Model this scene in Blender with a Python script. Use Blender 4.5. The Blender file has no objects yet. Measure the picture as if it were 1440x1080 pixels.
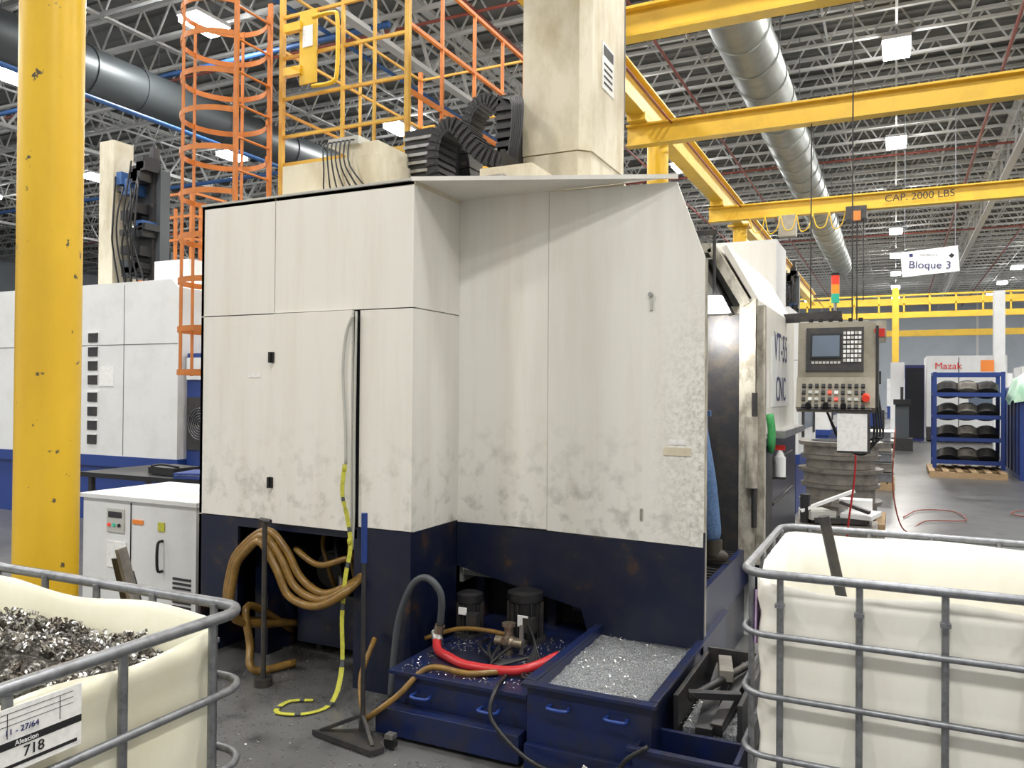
import bpy, math, random
from mathutils import Vector, Matrix, Euler
random.seed(7)
SC=bpy.context.scene
COL=SC.collection
# ------------------------------------------------------------------ materials
def mat(name,col,rough=0.5,metal=0.0,col2=None,amt=0.5,scale=6.0,stretch=(1,1,1),lo=0.45,hi=0.65,bump=0.0,emit=0.0,trans=0.0,
        col3=None,scale3=25,lo3=0.6,hi3=0.66,zband=None,xband=None,bdist=.02):
    m=bpy.data.materials.new(name); m.use_nodes=True
    nt=m.node_tree; N=nt.nodes; L=nt.links
    b=N['Principled BSDF']
    c=(col[0],col[1],col[2],1)
    b.inputs['Base Color'].default_value=c
    b.inputs['Roughness'].default_value=rough
    b.inputs['Metallic'].default_value=metal
    if emit>0:
        b.inputs['Emission Color'].default_value=c
        b.inputs['Emission Strength'].default_value=emit
    if col2 is not None or bump>0:
        tc=N.new('ShaderNodeTexCoord'); mp=N.new('ShaderNodeMapping')
        mp.inputs['Scale'].default_value=stretch
        L.new(tc.outputs['Object'],mp.inputs['Vector'])
        nz=N.new('ShaderNodeTexNoise'); nz.inputs['Scale'].default_value=scale; nz.inputs['Detail'].default_value=6; nz.inputs['Roughness'].default_value=0.65
        L.new(mp.outputs['Vector'],nz.inputs['Vector'])
        out=None
        if col2 is not None:
            mr=N.new('ShaderNodeMapRange'); mr.inputs['From Min'].default_value=lo; mr.inputs['From Max'].default_value=hi
            mr.inputs['To Max'].default_value=amt
            L.new(nz.outputs['Fac'],mr.inputs['Value'])
            mx=N.new('ShaderNodeMix'); mx.data_type='RGBA'
            mx.inputs[6].default_value=c; mx.inputs[7].default_value=(*col2,1)
            L.new(mr.outputs['Result'],mx.inputs[0]); out=mx.outputs[2]
        if col3 is not None:
            n2=N.new('ShaderNodeTexNoise'); n2.inputs['Scale'].default_value=scale3; n2.inputs['Detail'].default_value=6; n2.inputs['Roughness'].default_value=.6
            L.new(tc.outputs['Object'],n2.inputs['Vector'])
            m2=N.new('ShaderNodeMapRange'); m2.inputs['From Min'].default_value=lo3; m2.inputs['From Max'].default_value=hi3
            L.new(n2.outputs['Fac'],m2.inputs['Value'])
            fac=m2.outputs['Result']
            if zband:
                sp=N.new('ShaderNodeSeparateXYZ'); L.new(tc.outputs['Object'],sp.inputs['Vector'])
                zz=N.new('ShaderNodeMapRange'); zz.inputs['From Min'].default_value=zband[1]; zz.inputs['From Max'].default_value=zband[0]
                L.new(sp.outputs['Z'],zz.inputs['Value']); msk=zz.outputs['Result']
                ml=N.new('ShaderNodeMath'); ml.operation='MULTIPLY'
                L.new(fac,ml.inputs[0]); L.new(msk,ml.inputs[1]); fac=ml.outputs[0]
                if xband:
                    xx=N.new('ShaderNodeMapRange'); xx.inputs['From Min'].default_value=xband[0]; xx.inputs['From Max'].default_value=xband[1]
                    L.new(sp.outputs['X'],xx.inputs['Value'])
                    z2=N.new('ShaderNodeMapRange'); z2.inputs['From Min'].default_value=2.2; z2.inputs['From Max'].default_value=1.5
                    L.new(sp.outputs['Z'],z2.inputs['Value'])
                    n3=N.new('ShaderNodeTexNoise'); n3.inputs['Scale'].default_value=45; n3.inputs['Detail'].default_value=8; n3.inputs['Roughness'].default_value=.75
                    L.new(tc.outputs['Object'],n3.inputs['Vector'])
                    m4=N.new('ShaderNodeMapRange'); m4.inputs['From Min'].default_value=.44; m4.inputs['From Max'].default_value=.70
                    L.new(n3.outputs['Fac'],m4.inputs['Value'])
                    a=N.new('ShaderNodeMath'); a.operation='MULTIPLY'; L.new(xx.outputs['Result'],a.inputs[0]); L.new(z2.outputs['Result'],a.inputs[1])
                    a2=N.new('ShaderNodeMath'); a2.operation='MULTIPLY'; L.new(a.outputs[0],a2.inputs[0]); L.new(m4.outputs['Result'],a2.inputs[1])
                    a3=N.new('ShaderNodeMath'); a3.operation='MAXIMUM'; L.new(a2.outputs[0],a3.inputs[0]); L.new(fac,a3.inputs[1]); fac=a3.outputs[0]
            m3=N.new('ShaderNodeMix'); m3.data_type='RGBA'; m3.inputs[7].default_value=(*col3,1)
            if out: L.new(out,m3.inputs[6])
            else: m3.inputs[6].default_value=c
            L.new(fac,m3.inputs[0]); out=m3.outputs[2]
        if out: L.new(out,b.inputs['Base Color'])
        if bump>0:
            bp=N.new('ShaderNodeBump'); bp.inputs['Strength'].default_value=bump; bp.inputs['Distance'].default_value=bdist
            L.new(nz.outputs['Fac'],bp.inputs['Height']); L.new(bp.outputs['Normal'],b.inputs['Normal'])
    return m
PANEL=mat('panel_white',(.80,.785,.735),.42,0,(.64,.60,.51),.45,3.5,(2.2,2.2,.2),.45,.75,col3=(.36,.345,.30),scale3=11,lo3=.52,hi3=.85,zband=(.95,1.45))
PANELR=mat('panel_white_worn',(.80,.785,.735),.42,0,(.64,.60,.51),.45,3.5,(2.2,2.2,.2),.45,.75,col3=(.30,.285,.25),scale3=10,lo3=.50,hi3=.82,zband=(.95,1.5),xband=(-1.16,-.84))
CREAM=mat('cream_paint',(.70,.65,.52),.6,0,(.45,.37,.22),.75,4,(1,1,.45),.42,.7,bump=.3)
WHITE2=mat('white_paint',(.74,.75,.75),.5,0,(.6,.6,.58),.4,3)
NAVY=mat('navy_paint',(.006,.010,.032),.33,0,(.020,.022,.032),.8,5,(1,1,1),.45,.65,col3=(.075,.035,.018),scale3=5,lo3=.60,hi3=.70)
BLUE=mat('blue_paint',(.008,.017,.075),.3,0,(.02,.022,.04),.85,7,(1,1,1),.42,.62)
BLUE2=mat('blue_bright',(.015,.045,.22),.4)
YEL=mat('yellow_paint',(.80,.50,.025),.36,0,(.62,.35,.02),.5,3,(1,1,.4),.45,.7,col3=(.10,.08,.05),scale3=12,lo3=.655,hi3=.675)
YELB=mat('yellow_beam',(.72,.46,.04),.45,0,(.52,.32,.04),.5,3)
OCH=mat('ochre_rail',(.66,.40,.05),.5,0,(.5,.22,.03),.6,4)
ORG=mat('orange_rail',(.62,.20,.035),.5,0,(.42,.13,.03),.5,6)
BLACK=mat('black_plastic',(.012,.012,.014),.45)
DARK=mat('dark_cavity',(.010,.011,.016),.8)
DGREY=mat('dark_metal',(.05,.05,.055),.45,.5,(.10,.085,.065),.6,12)
STEEL=mat('steel',(.42,.42,.42),.35,.8,(.2,.18,.15),.6,15)
RING=mat('forging_steel',(.27,.25,.22),.5,.4,(.12,.11,.10),.7,8)
GALV=mat('galvanized',(.27,.28,.30),.42,.75,(.15,.15,.16),.7,30)
DUCT=mat('duct_metal',(.31,.33,.31),.45,.45,(.21,.22,.21),.6,2)
DUCTD=mat('duct_dark',(.07,.08,.085),.45,.4)
INNER=mat('interior_metal',(.24,.25,.235),.45,.2,(.10,.10,.085),.8,5,(1,1,.4))
DIRTY=mat('dirty_edge',(.48,.45,.38),.6,0,(.20,.18,.14),.85,14,(1,1,.5),.42,.62)
IBC=mat('ibc_plastic',(.84,.82,.66),.35,0,(.72,.66,.46),.6,2.5,(1,1,.8),.45,.7,bump=.12)
IBCR=mat('ibc_plastic_pale',(.86,.845,.77),.35,0,(.70,.63,.50),.5,3,(1,1,.5),.48,.74,bump=.10)
PURP=mat('purple_stain',(.45,.30,.55),.5,0,(.75,.7,.65),.6,12)
CHIP=mat('swarf_silver',(.55,.54,.52),.3,.9)
CHIPD=mat('swarf_dark',(.15,.13,.11),.4,.7)
CHIPBED=mat('chip_bed',(.30,.32,.35),.4,.5,(.88,.90,.93),1,150,(1,1,1),.47,.58,bump=1.0)
HEAP=mat('swarf_heap',(.10,.09,.08),.6,.4,(.5,.48,.45),.9,70,(1,1,1),.5,.65,bump=1.0)
FLOOR=mat('concrete_floor',(.125,.125,.125),.30,0,(.07,.07,.07),.85,1.4,(1,1,1),.4,.65,col3=(.030,.030,.032),scale3=4,lo3=.54,hi3=.72)
CEIL=mat('ceiling_deck',(.17,.17,.16),.8)
TRUSS=mat('truss_white',(.58,.58,.56),.6)
WALL=mat('wall_paint',(.40,.44,.48),.8,0,(.32,.35,.38),.5,.5)
BROWN=mat('hose_amber',(.24,.135,.03),.3,0,(.12,.07,.022),.6,20)
REDH=mat('hose_red',(.50,.025,.03),.35)
GREYH=mat('hose_grey',(.07,.08,.09),.45)
LGREY=mat('cable_light',(.50,.50,.46),.5)
STRAP=mat('strap_yellow',(.55,.54,.06),.65,0,(.33,.32,.05),.6,40)
PAPER=mat('paper',(.85,.85,.83),.7,0,(.6,.6,.62),.5,40)
PLAINW=mat('plain_white',(.85,.85,.85),.6)
INK=mat('ink',(.01,.01,.012),.6)
INKN=mat('ink_navy',(.015,.02,.12),.6)
INKR=mat('ink_red',(.7,.03,.02),.5)
GREEN=mat('green_cloth',(.05,.36,.10),.6,0,(.02,.2,.06),.6,20)
TEAL=mat('green_sheet',(.35,.62,.45),.35,0,(.6,.75,.62),.6,5)
ORNG=mat('orange_plastic',(.85,.25,.04),.5)
WOOD=mat('pallet_wood',(.42,.29,.16),.75,0,(.25,.16,.09),.7,8,(1,6,6))
SCREEN=mat('screen',(.14,.18,.24),.2)
BEIGE=mat('panel_beige',(.32,.29,.23),.5,0,(.2,.18,.13),.6,10)
BRASS=mat('brass',(.36,.31,.24),.35,.8,(.2,.15,.1),.6,30)
LAMP=mat('lamp_emit',(1,1,1),.5,emit=60)
LAMPS=mat('worklamp_emit',(1,1,1),.5,emit=10)
DENIM=mat('denim',(.06,.12,.24),.85,0,(.11,.19,.36),.8,60,(1,1,1),.4,.6)
SHIRT=mat('shirt',(.07,.09,.14),.85)
SKIN=mat('skin',(.50,.29,.19),.5)
HAIR=mat('hair',(.015,.01,.008),.7)
SHOE=mat('shoe_leather',(.05,.04,.03),.5)
REDL=mat('beacon_red',(.8,.06,.03),.3,emit=.3)
ORL=mat('beacon_orange',(.9,.3,.03),.3,emit=.3)
GRL=mat('beacon_green',(.03,.45,.30),.3,emit=.2)
RPIPE=mat('red_pipe',(.26,.06,.04),.5)
BPIPE=mat('blue_pipe',(.03,.10,.28),.5)
# ------------------------------------------------------------------ mesh builder
def cat(pts,k=6):
    P=[Vector(p) for p in pts]
    if len(P)<3: return P
    P2=[P[0]*2-P[1]]+P+[P[-1]*2-P[-2]]
    out=[]
    for i in range(1,len(P2)-2):
        a,b,c,d=P2[i-1:i+3]
        for j in range(k):
            t=j/k
            out.append(0.5*((2*b)+(c-a)*t+(2*a-5*b+4*c-d)*t*t+(3*b-a-3*c+d)*t**3))
    out.append(P[-1]); return out
class B:
    def __init__(s): s.v=[];s.f=[];s.mi=[];s.sm=[];s.mats=[]
    def m(s,mt):
        if mt not in s.mats: s.mats.append(mt)
        return s.mats.index(mt)
    def add(s,vs,fs,mt,smooth=False):
        o=len(s.v); s.v+= [tuple(v) for v in vs]; k=s.m(mt)
        for f in fs: s.f.append([o+i for i in f]); s.mi.append(k); s.sm.append(smooth)
    def box(s,x0,x1,y0,y1,z0,z1,mt):
        s.add([(x,y,z) for z in(z0,z1) for y in(y0,y1) for x in(x0,x1)],
              [(0,2,3,1),(4,5,7,6),(0,1,5,4),(2,6,7,3),(0,4,6,2),(1,3,7,5)],mt)
    def rbox(s,c,size,rot,mt):
        R=Euler([math.radians(a) for a in rot]).to_matrix(); c=Vector(c)
        vs=[c+R@Vector((x*size[0]/2,y*size[1]/2,z*size[2]/2)) for z in(-1,1) for y in(-1,1) for x in(-1,1)]
        s.add(vs,[(0,2,3,1),(4,5,7,6),(0,1,5,4),(2,6,7,3),(0,4,6,2),(1,3,7,5)],mt)
    def bar(s,p,q,w,h,mt):
        p=Vector(p);q=Vector(q);d=(q-p).normalized()
        up=Vector((0,0,1)) if abs(d.z)<.95 else Vector((0,1,0))
        a=d.cross(up).normalized()*w/2; b=a.cross(d).normalized()*h/2
        vs=[e+i*a+j*b for e in(p,q) for j in(-1,1) for i in(-1,1)]
        s.add(vs,[(0,2,3,1),(4,5,7,6),(0,1,5,4),(2,6,7,3),(0,4,6,2),(1,3,7,5)],mt)
    def prism(s,poly,axis,a0,a1,mt):
        def mk(p,a):
            return {'y':(p[0],a,p[1]),'z':(p[0],p[1],a),'x':(a,p[0],p[1])}[axis]
        n=len(poly); vs=[mk(p,a0) for p in poly]+[mk(p,a1) for p in poly]
        fs=[list(range(n)),list(range(2*n-1,n-1,-1))]+[(i,(i+1)%n+0,(i+1)%n+n,i+n) for i in range(n)]
        s.add(vs,fs,mt)
    def cyl(s,p,q,r,mt,n=14,r2=None,caps=True):
        p=Vector(p);q=Vector(q);r2=r if r2 is None else r2
        d=(q-p).normalized(); up=Vector((0,0,1)) if abs(d.z)<.9 else Vector((1,0,0))
        a=d.cross(up).normalized(); b=d.cross(a)
        vs=[];
        for c,rr in((p,r),(q,r2)):
            for i in range(n):
                t=2*math.pi*i/n; vs.append(c+rr*(math.cos(t)*a+math.sin(t)*b))
        s.add(vs,[(i,(i+1)%n,(i+1)%n+n,i+n) for i in range(n)],mt,True)
        if caps: s.add(vs,[list(range(n))[::-1],list(range(n,2*n))],mt)
    def tube(s,pts,r,mt,n=8,k=6,closed=False,sm=True):
        P=cat(pts,k) if (k>1 and not closed) else [Vector(p) for p in pts]
        N=len(P); rings=[]; prev=None
        for i in range(N):
            if closed: d=(P[(i+1)%N]-P[i-1])
            else: d=(P[min(i+1,N-1)]-P[max(i-1,0)])
            d.normalize()
            if prev is None:
                up=Vector((0,0,1)) if abs(d.z)<.9 else Vector((1,0,0)); a=d.cross(up).normalized()
            else:
                a=(prev-d*prev.dot(d)).normalized()
            prev=a; b=d.cross(a)
            rings.append([P[i]+r*(math.cos(2*math.pi*j/n)*a+math.sin(2*math.pi*j/n)*b) for j in range(n)])
        vs=[v for R in rings for v in R]; fs=[]
        for i in range(N if closed else N-1):
            i2=(i+1)%N
            for j in range(n): fs.append((i*n+j,i*n+(j+1)%n,i2*n+(j+1)%n,i2*n+j))
        if not closed: fs+= [list(range(n))[::-1],[(N-1)*n+j for j in range(n)]]
        s.add(vs,fs,mt,sm)
    def ball(s,c,r,mt,n=12,sc=(1,1,1)):
        vs=[];fs=[];c=Vector(c)
        for i in range(n+1):
            for j in range(n):
                a=math.pi*i/n;b=2*math.pi*j/n
                vs.append(c+Vector((r*sc[0]*math.sin(a)*math.cos(b),r*sc[1]*math.sin(a)*math.sin(b),r*sc[2]*math.cos(a))))
        for i in range(n):
            for j in range(n): fs.append((i*n+j,(i+1)*n+j,(i+1)*n+(j+1)%n,i*n+(j+1)%n))
        s.add(vs,fs,mt,True)
    def build(s,name,bevel=0,parent=None):
        me=bpy.data.meshes.new(name); me.from_pydata(s.v,[],s.f)
        for mt in s.mats: me.materials.append(mt)
        me.polygons.foreach_set('material_index',s.mi); me.polygons.foreach_set('use_smooth',s.sm); me.update()
        o=bpy.data.objects.new(name,me); COL.objects.link(o)
        if bevel:
            bv=o.modifiers.new('bevel','BEVEL'); bv.width=bevel; bv.segments=2; bv.limit_method='ANGLE'
        if parent: o.parent=parent
        return o
def text(name,body,loc,size,rot,mt,parent,al='CENTER'):
    c=bpy.data.curves.new(name,'FONT'); c.body=body; c.size=size; c.align_x=al; c.align_y='CENTER'; c.extrude=.0006
    c.materials.append(mt); o=bpy.data.objects.new(name,c); o.location=loc
    o.rotation_euler=[math.radians(a) for a in rot]; COL.objects.link(o); o.parent=parent; return o
# ------------------------------------------------------------------ room
b=B(); b.box(-50,22,-8,76,-.1,0,FLOOR); b.build('floor')
b=B(); b.box(-50,22,-8,76,10.3,10.4,CEIL)
for i in range(0,168):
    y=-8+i*.5; b.box(-50,22,y,y+.12,10.24,10.3,CEIL)
b.build('ceiling')
b=B(); b.box(-50,22,76,76.2,0,10.4,WALL)
for i in range(12): b.box(-48+i*6,-47.8+i*6,75.9,76,0,10.3,TRUSS)
b.build('wall_back')
b=B(); b.box(-50.2,-50,-8,76,0,10.4,WALL); b.build('wall_left')
b=B(); zt,zb=10.15,9.4
b.bar((-50,0,zt),(22,0,zt),.11,.07,TRUSS); b.bar((-50,0,zb),(22,0,zb),.10,.06,TRUSS)
x=-50
while x<22:
    b.bar((x,0,zb),(x+.45,0,zt),.035,.035,TRUSS); b.bar((x+.45,0,zt),(x+.9,0,zb),.035,.035,TRUSS); x+=.9
o=b.build('ceiling_trusses'); o.location=(0,-7,0)
a=o.modifiers.new('arr','ARRAY'); a.use_relative_offset=False; a.use_constant_offset=True; a.constant_offset_displace=(0,1.3,0); a.count=63
b=B()
for gx in(-35,-22,-9.5,3.2,15):
    for dz,w in((10.1,.22),(8.75,.2)): b.bar((gx,-8,dz),(gx,76,dz),w,.1,TRUSS)
    y=-8
    while y<75:
        b.bar((gx,y,8.75),(gx,y+.9,10.1),.06,.06,TRUSS); b.bar((gx,y+.9,10.1),(gx,y+1.8,8.75),.06,.06,TRUSS); y+=1.8
for bx in range(-48,20,3): b.bar((bx,-8,9.4),(bx,76,9.4),.05,.05,TRUSS); b.bar((bx+1.5,-8,10.12),(bx+1.5,76,10.12),.05,.05,TRUSS)
b.build('roof_girders')
b=B()
for (px,z,mm,r) in((-4.6,9.0,RPIPE,.035),(2.2,9.1,RPIPE,.04),(-10.5,8.9,BPIPE,.045),(-17,8.6,BPIPE,.07),(5,9.0,RPIPE,.04),(-7.6,9.2,RPIPE,.035),(-13.5,7.0,BPIPE,.05)):
    b.cyl((px,-8,z),(px,76,z),r,mm,8)
for y in(14,28,42): b.cyl((-40,y,9.2),(20,y,9.2),.035,RPIPE,8)
b.cyl((-40,13,8.8),(-9,13,8.8),.06,BPIPE,8); b.cyl((-40,17,7.6),(-12,17,7.6),.06,BPIPE,8)
b.build('ceiling_pipes')
b=B()
for i in range(-5,3):
    for j in range(0,11):
        x=i*6.4; y=-2.4+7.15*j
        b.box(x-.26,x+.26,y-.42,y+.42,9.0,9.12,LAMP)
        b.box(x-.28,x+.28,y-.45,y+.45,9.12,9.2,PLAINW)
        b.cyl((x,y-.3,9.2),(x,y-.3,10.2),.006,GALV,4); b.cyl((x,y+.3,9.2),(x,y+.3,10.2),.006,GALV,4)
b.build('ceiling_lights')
def area(loc,p,sz=.9):
    l=bpy.data.lights.new('ceiling_lamp','AREA'); l.shape='SQUARE'; l.size=sz; l.energy=p; l.color=(1,.98,.925)
    o=bpy.data.objects.new('ceiling_lamp',l); o.location=loc; COL.objects.link(o)
for i in(-3,-2,-1,0,1):
    for j in range(0,4): area((i*6.4,-2.4+7.15*j,8.97),280)
for i in(-1,0,1):
    for j in(5,7,9): area((i*6.4,-2.4+7.15*j,8.97),500)
def duct(name,x,z,r,y0,y1,mt):
    b=B(); b.cyl((x,y0,z),(x,y1,z),r,mt,32)
    y=y0
    while y<y1: b.cyl((x,y,z),(x,y+.05,z),r+.025,mt,32); y+=1.2
    y=y0+1
    while y<y1: b.cyl((x-r*.8,y,z),(x-r*.8,y,10.2),.01,GALV,4); b.cyl((x+r*.8,y,z),(x+r*.8,y,10.2),.01,GALV,4); y+=3.6
    b.build(name)
duct('ventilation_duct',-2.5,8.1,.50,-6,44,DUCT)
duct('ventilation_duct',-15,8.1,.5,-6,50,DUCTD)
# ------------------------------------------------------------------ crane system
def ibeam(b,p,q,h,w,mt):
    p=Vector(p);q=Vector(q);z=Vector((0,0,h/2))
    b.bar(p,q,.02,h,mt); b.bar(p+z,q+z,w,.025,mt); b.bar(p-z,q-z,w,.025,mt)
b=B()
for x in(-2.98,5.8):
    ibeam(b,(x,-4,5.35),(x,34,5.35),.42,.22,YELB)
for y in(6.9,9.96,15.0):
    ibeam(b,(-3.15,y,4.91),(5.95,y,4.91),.25,.16,YELB)
    for x in(-2.98,5.8): b.box(x-.12,x+.12,y-.2,y+.2,5.05,5.15,YELB)
for k in range(4): b.cyl((-2.72+.05*k,-4,5.2-.06*k),(-2.72+.05*k,34,5.2-.06*k),.014,RPIPE if k%2 else OCH,6)
for i in range(6):
    x0=-2.4+i*.27
    b.tube([(x0,14.9,4.78),(x0+.07,14.9,4.53-.05*(i%2)),(x0+.2,14.9,4.53),(x0+.27,14.9,4.78)],.010,YEL,6,5)
b.box(-.78,-.45,14.82,15.18,4.60,4.82,DGREY); b.box(-.68,-.54,14.75,14.85,4.56,4.72,ORG); b.box(-1.9,-1.6,14.9,15.1,4.4,4.78,BEIGE)
b.cyl((-.6,14.9,4.6),(-.6,14.9,1.9),.012,DGREY,5); b.cyl((-.5,14.9,4.6),(-.5,14.9,3.2),.008,DGREY,5); b.box(-.64,-.56,14.85,14.95,1.7,1.95,YEL)
b.cyl((-.9,9.96,4.8),(-.9,9.96,2.6),.008,DGREY,5)
o=b.build('overhead_crane')
text('capacity_text','CAP. 2000 LBS',(.35,14.90,4.91),.17,(90,0,0),INK,o)
def col(y,x=-2.98,r=.145):
    b=B(); b.cyl((x,y,0),(x,y,5.13),r,YEL,40); b.box(x-.22,x+.22,y-.22,y+.22,0,.03,YEL); b.box(x-.22,x+.22,y-.22,y+.22,5.1,5.14,YEL)
    for sx in(-.18,.18):
        for sy in(-.18,.18): b.cyl((x+sx,y+sy,.03),(x+sx,y+sy,.07),.02,STEEL,6)
    b.build('crane_column')
col(2.03,-3.0,.115)
for y in(10.8,17.3): col(y)
for y in(2.02,10.8,17.3): col(y,5.8)
# ------------------------------------------------------------------ main machine
b=B()
z1=2.69;zs=2.03
b.box(-3.74,-2.28,3.54,6.0,.86,2.67,WHITE2)
b.box(-3.75,-2.27,3.525,3.545,.86,2.67,DARK)
b.box(-3.76,-3.193,3.5,3.522,zs+.003,z1,PANEL); b.box(-3.187,-2.258,3.5,3.522,zs+.003,z1,PANEL)
b.box(-3.76,-3.193,3.5,3.522,.855,zs-.003,PANEL)
b.rbox((-2.906,3.488,1.435),(.562,.02,1.185),(0,0,-1.6),PANEL)
b.box(-2.592,-2.258,3.5,3.522,.865,zs-.003,PANEL)
b.box(-3.76,-3.74,3.5,6.0,.85,z1,PANEL)
for z in(1.78,1.07): b.box(-3.21,-3.175,3.478,3.5,z-.03,z+.03,BLACK); b.cyl((-3.2,3.474,z-.03),(-3.2,3.474,z+.03),.009,BLACK,8)
b.box(-2.279,-2.2585,3.522,3.985,zs+.003,z1,PANEL); b.box(-2.279,-2.2585,3.522,3.985,.86,zs-.003,PANEL)
b.box(-2.282,-2.262,3.51,3.985,0,.858,NAVY)
b.box(-2.2585,-1.7035,3.986,4.006,.85,z1,PANELR)
b.prism([(-1.701,.845),(-.858,.828),(-.858,2.279),(-1.0,2.667),(-1.701,2.685)],'y',3.986,4.006,PANELR)
b.prism([(-2.2585,.848),(-.858,.824),(-.858,.32),(-1.46,.317),(-1.5,.445),(-2.2585,.60)],'y',3.984,4.006,NAVY)
b.box(-.872,-.856,4.006,4.06,.34,2.27,DIRTY)
b.box(-2.25,-.9,4.008,4.03,.86,2.2,INNER)
b.prism([(-2.262,3.49),(-1.0,3.97),(-1.0,3.99),(-2.262,4.0)],'z',2.69,2.70,PANEL)
b.bar((-2.27,3.487,2.697),(-.99,3.968,2.687),.015,.022,PANEL); b.bar((-3.76,3.5,2.695),(-2.262,3.49,2.695),.02,.012,LGREY)
b.box(-3.76,-2.25,3.5,6.0,2.672,2.692,CREAM)
b.box(-2.26,-1.28,3.99,5.5,2.65,2.688,CREAM)
b.box(-3.76,-3.45,3.5,3.52,.3,.85,NAVY); b.box(-3.76,-3.74,3.5,6,.0,.85,NAVY)
b.box(-3.45,-2.6,3.5,3.52,.80,.85,NAVY)
b.box(-2.62,-2.26,3.5,3.53,0,.86,NAVY); b.box(-2.62,-2.6,3.53,4.0,0,.86,NAVY)
b.box(-3.74,-2.28,4.6,4.62,0,.86,DARK)
b.box(-3.74,-2.28,3.52,4.6,.84,.86,DARK)
b.box(-3.5,-3.4,3.7,4.5,0,.84,NAVY)
b.box(-3.3,-2.68,3.85,4.5,.06,.36,NAVY); b.box(-3.32,-2.66,3.83,4.52,.36,.38,DGREY)
b.cyl((-3.1,3.9,.5),(-3.1,4.4,.5),.10,BLACK,20); b.cyl((-2.85,4.0,.38),(-2.85,4.0,.72),.09,BLACK,20)
for k in range(10): b.cyl((-3.1,3.92+.045*k,.5),(-3.1,3.94+.045*k,.5),.115,DGREY,20)
for k in range(4): b.tube([(-3.05+.09*k,3.9,.38),(-3.03+.09*k,3.8,.55),(-3.1+.1*k,3.85,.72),(-3.1+.1*k,4.2,.8)],.014,BLACK if k%2 else BROWN,6,5)
b.cyl((-2.95,3.84,.42),(-2.95,3.84,.5),.03,STEEL,12)
for x in(-3.2,-2.8): b.cyl((x,3.95,0),(x,3.95,.06),.03,BLACK,10)
# interior
b.box(-2.26,-2.24,4.02,5.5,.5,2.66,INNER)
b.box(-2.24,-.9,4.62,5.5,0,.54,NAVY)
b.box(-2.24,-1.45,4.25,4.64,.0,.5,DARK)
b.box(-2.24,-1.36,4.03,5.5,.54,.57,INNER)
for x in(-2.2,-1.75,-1.5): b.box(x,x+.05,4.12,4.2,0,.55,NAVY)
b.cyl((-1.6,4.15,.42),(-1.2,4.2,.42),.05,DGREY,14)
b.prism([(-2.24,.5),(-.9,.5),(-.9,2.15),(-1.08,2.5),(-2.24,2.5)],'y',5.42,5.44,INNER)
for z in(.9,1.3,1.7,2.1): b.box(-2.2,-.95,5.40,5.42,z,z+.025,DGREY)
b.box(-1.3,-1.27,5.39,5.42,.55,2.5,DGREY)
def frame(poly,w,y0,y1,mt):
    for p,q in zip(poly[:-1],poly[1:]): b.bar((p[0],(y0+y1)/2,p[1]),(q[0],(y0+y1)/2,q[1]),y1-y0,w,mt)
frame([(-1.8,2.54),(-1.08,2.54),(-.86,2.16),(-.86,.5)],.06,5.2,5.42,DIRTY)
frame([(-1.6,2.46),(-1.14,2.46),(-.95,2.1),(-.95,.5)],.03,5.1,5.4,DGREY)
b.prism([(-2.2,.0),(-.82,.0),(-.82,2.18),(-1.02,2.54),(-2.2,2.56)],'y',5.44,7.5,WHITE2)
b.prism([(-.82,1.32),(-.795,1.32),(-.795,2.2),(-1.0,2.57),(-1.03,2.55),(-.82,2.18)],'y',5.3,7.3,PANEL)
b.box(-.83,-.79,5.35,7.4,.25,1.28,NAVY)
b.box(-.9,-.80,5.22,5.34,.5,2.2,DIRTY); b.cyl((-.80,5.2,.75),(-.80,5.2,1.6),.018,DGREY,10); b.cyl((-.82,5.2,1.0),(-.82,5.2,1.45),.04,DIRTY,12)
b.box(-.82,-.70,5.9,7.2,1.28,1.33,STEEL)
b.box(-.80,-.785,5.9,6.9,1.5,2.0,WHITE2)
for z in(.45,.8,1.1): b.box(-.788,-.775,5.9,7.1,z,z+.02,DGREY)
b.box(-.788,-.77,5.45,5.8,.5,1.25,BLACK)
b.box(-3.74,-2.2,6.0,7.5,0,2.5,WHITE2)
b.box(-.9,-.865,4.06,5.4,.36,.6,BLUE); b.box(-1.36,-.9,4.06,4.09,.36,.58,BLUE)
b.box(-1.36,-1.33,4.09,5.4,.40,.60,NAVY)
for i in range(19): b.box(-1.33,-.9,4.1+i*.07,4.125+i*.07,.555,.58,DGREY)
for i in range(6): b.box(-1.32+i*.08,-1.295+i*.08,4.1,5.4,.553,.575,DGREY)
b.box(-1.33,-.9,4.1,5.4,.40,.42,CHIPBED)
b.bar((-.86,3.98,.30),(-.86,4.0,.9),.02,.02,NAVY)
b.cyl((-1.82,4.72,.57),(-1.82,4.72,1.0),.33,STEEL,40)
b.cyl((-1.82,4.72,1.0),(-1.82,4.72,1.06),.30,DGREY,40); b.cyl((-1.82,4.72,1.06),(-1.82,4.72,1.28),.2,STEEL,32)
for k in range(3):
    t=k*2.094; b.rbox((-1.82+.25*math.cos(t),4.72+.25*math.sin(t),1.09),(.13,.06,.08),(0,0,math.degrees(t)),DGREY)
b.cyl((-1.02,5.02,2.10),(-1.02,5.02,2.2),.10,LAMPS,18,.05); b.cyl((-1.02,5.02,2.2),(-1.02,5.02,2.6),.01,DGREY); b.bar((-1.4,5.02,2.6),(-1.0,5.02,2.6),.03,.03,DGREY)
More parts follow.
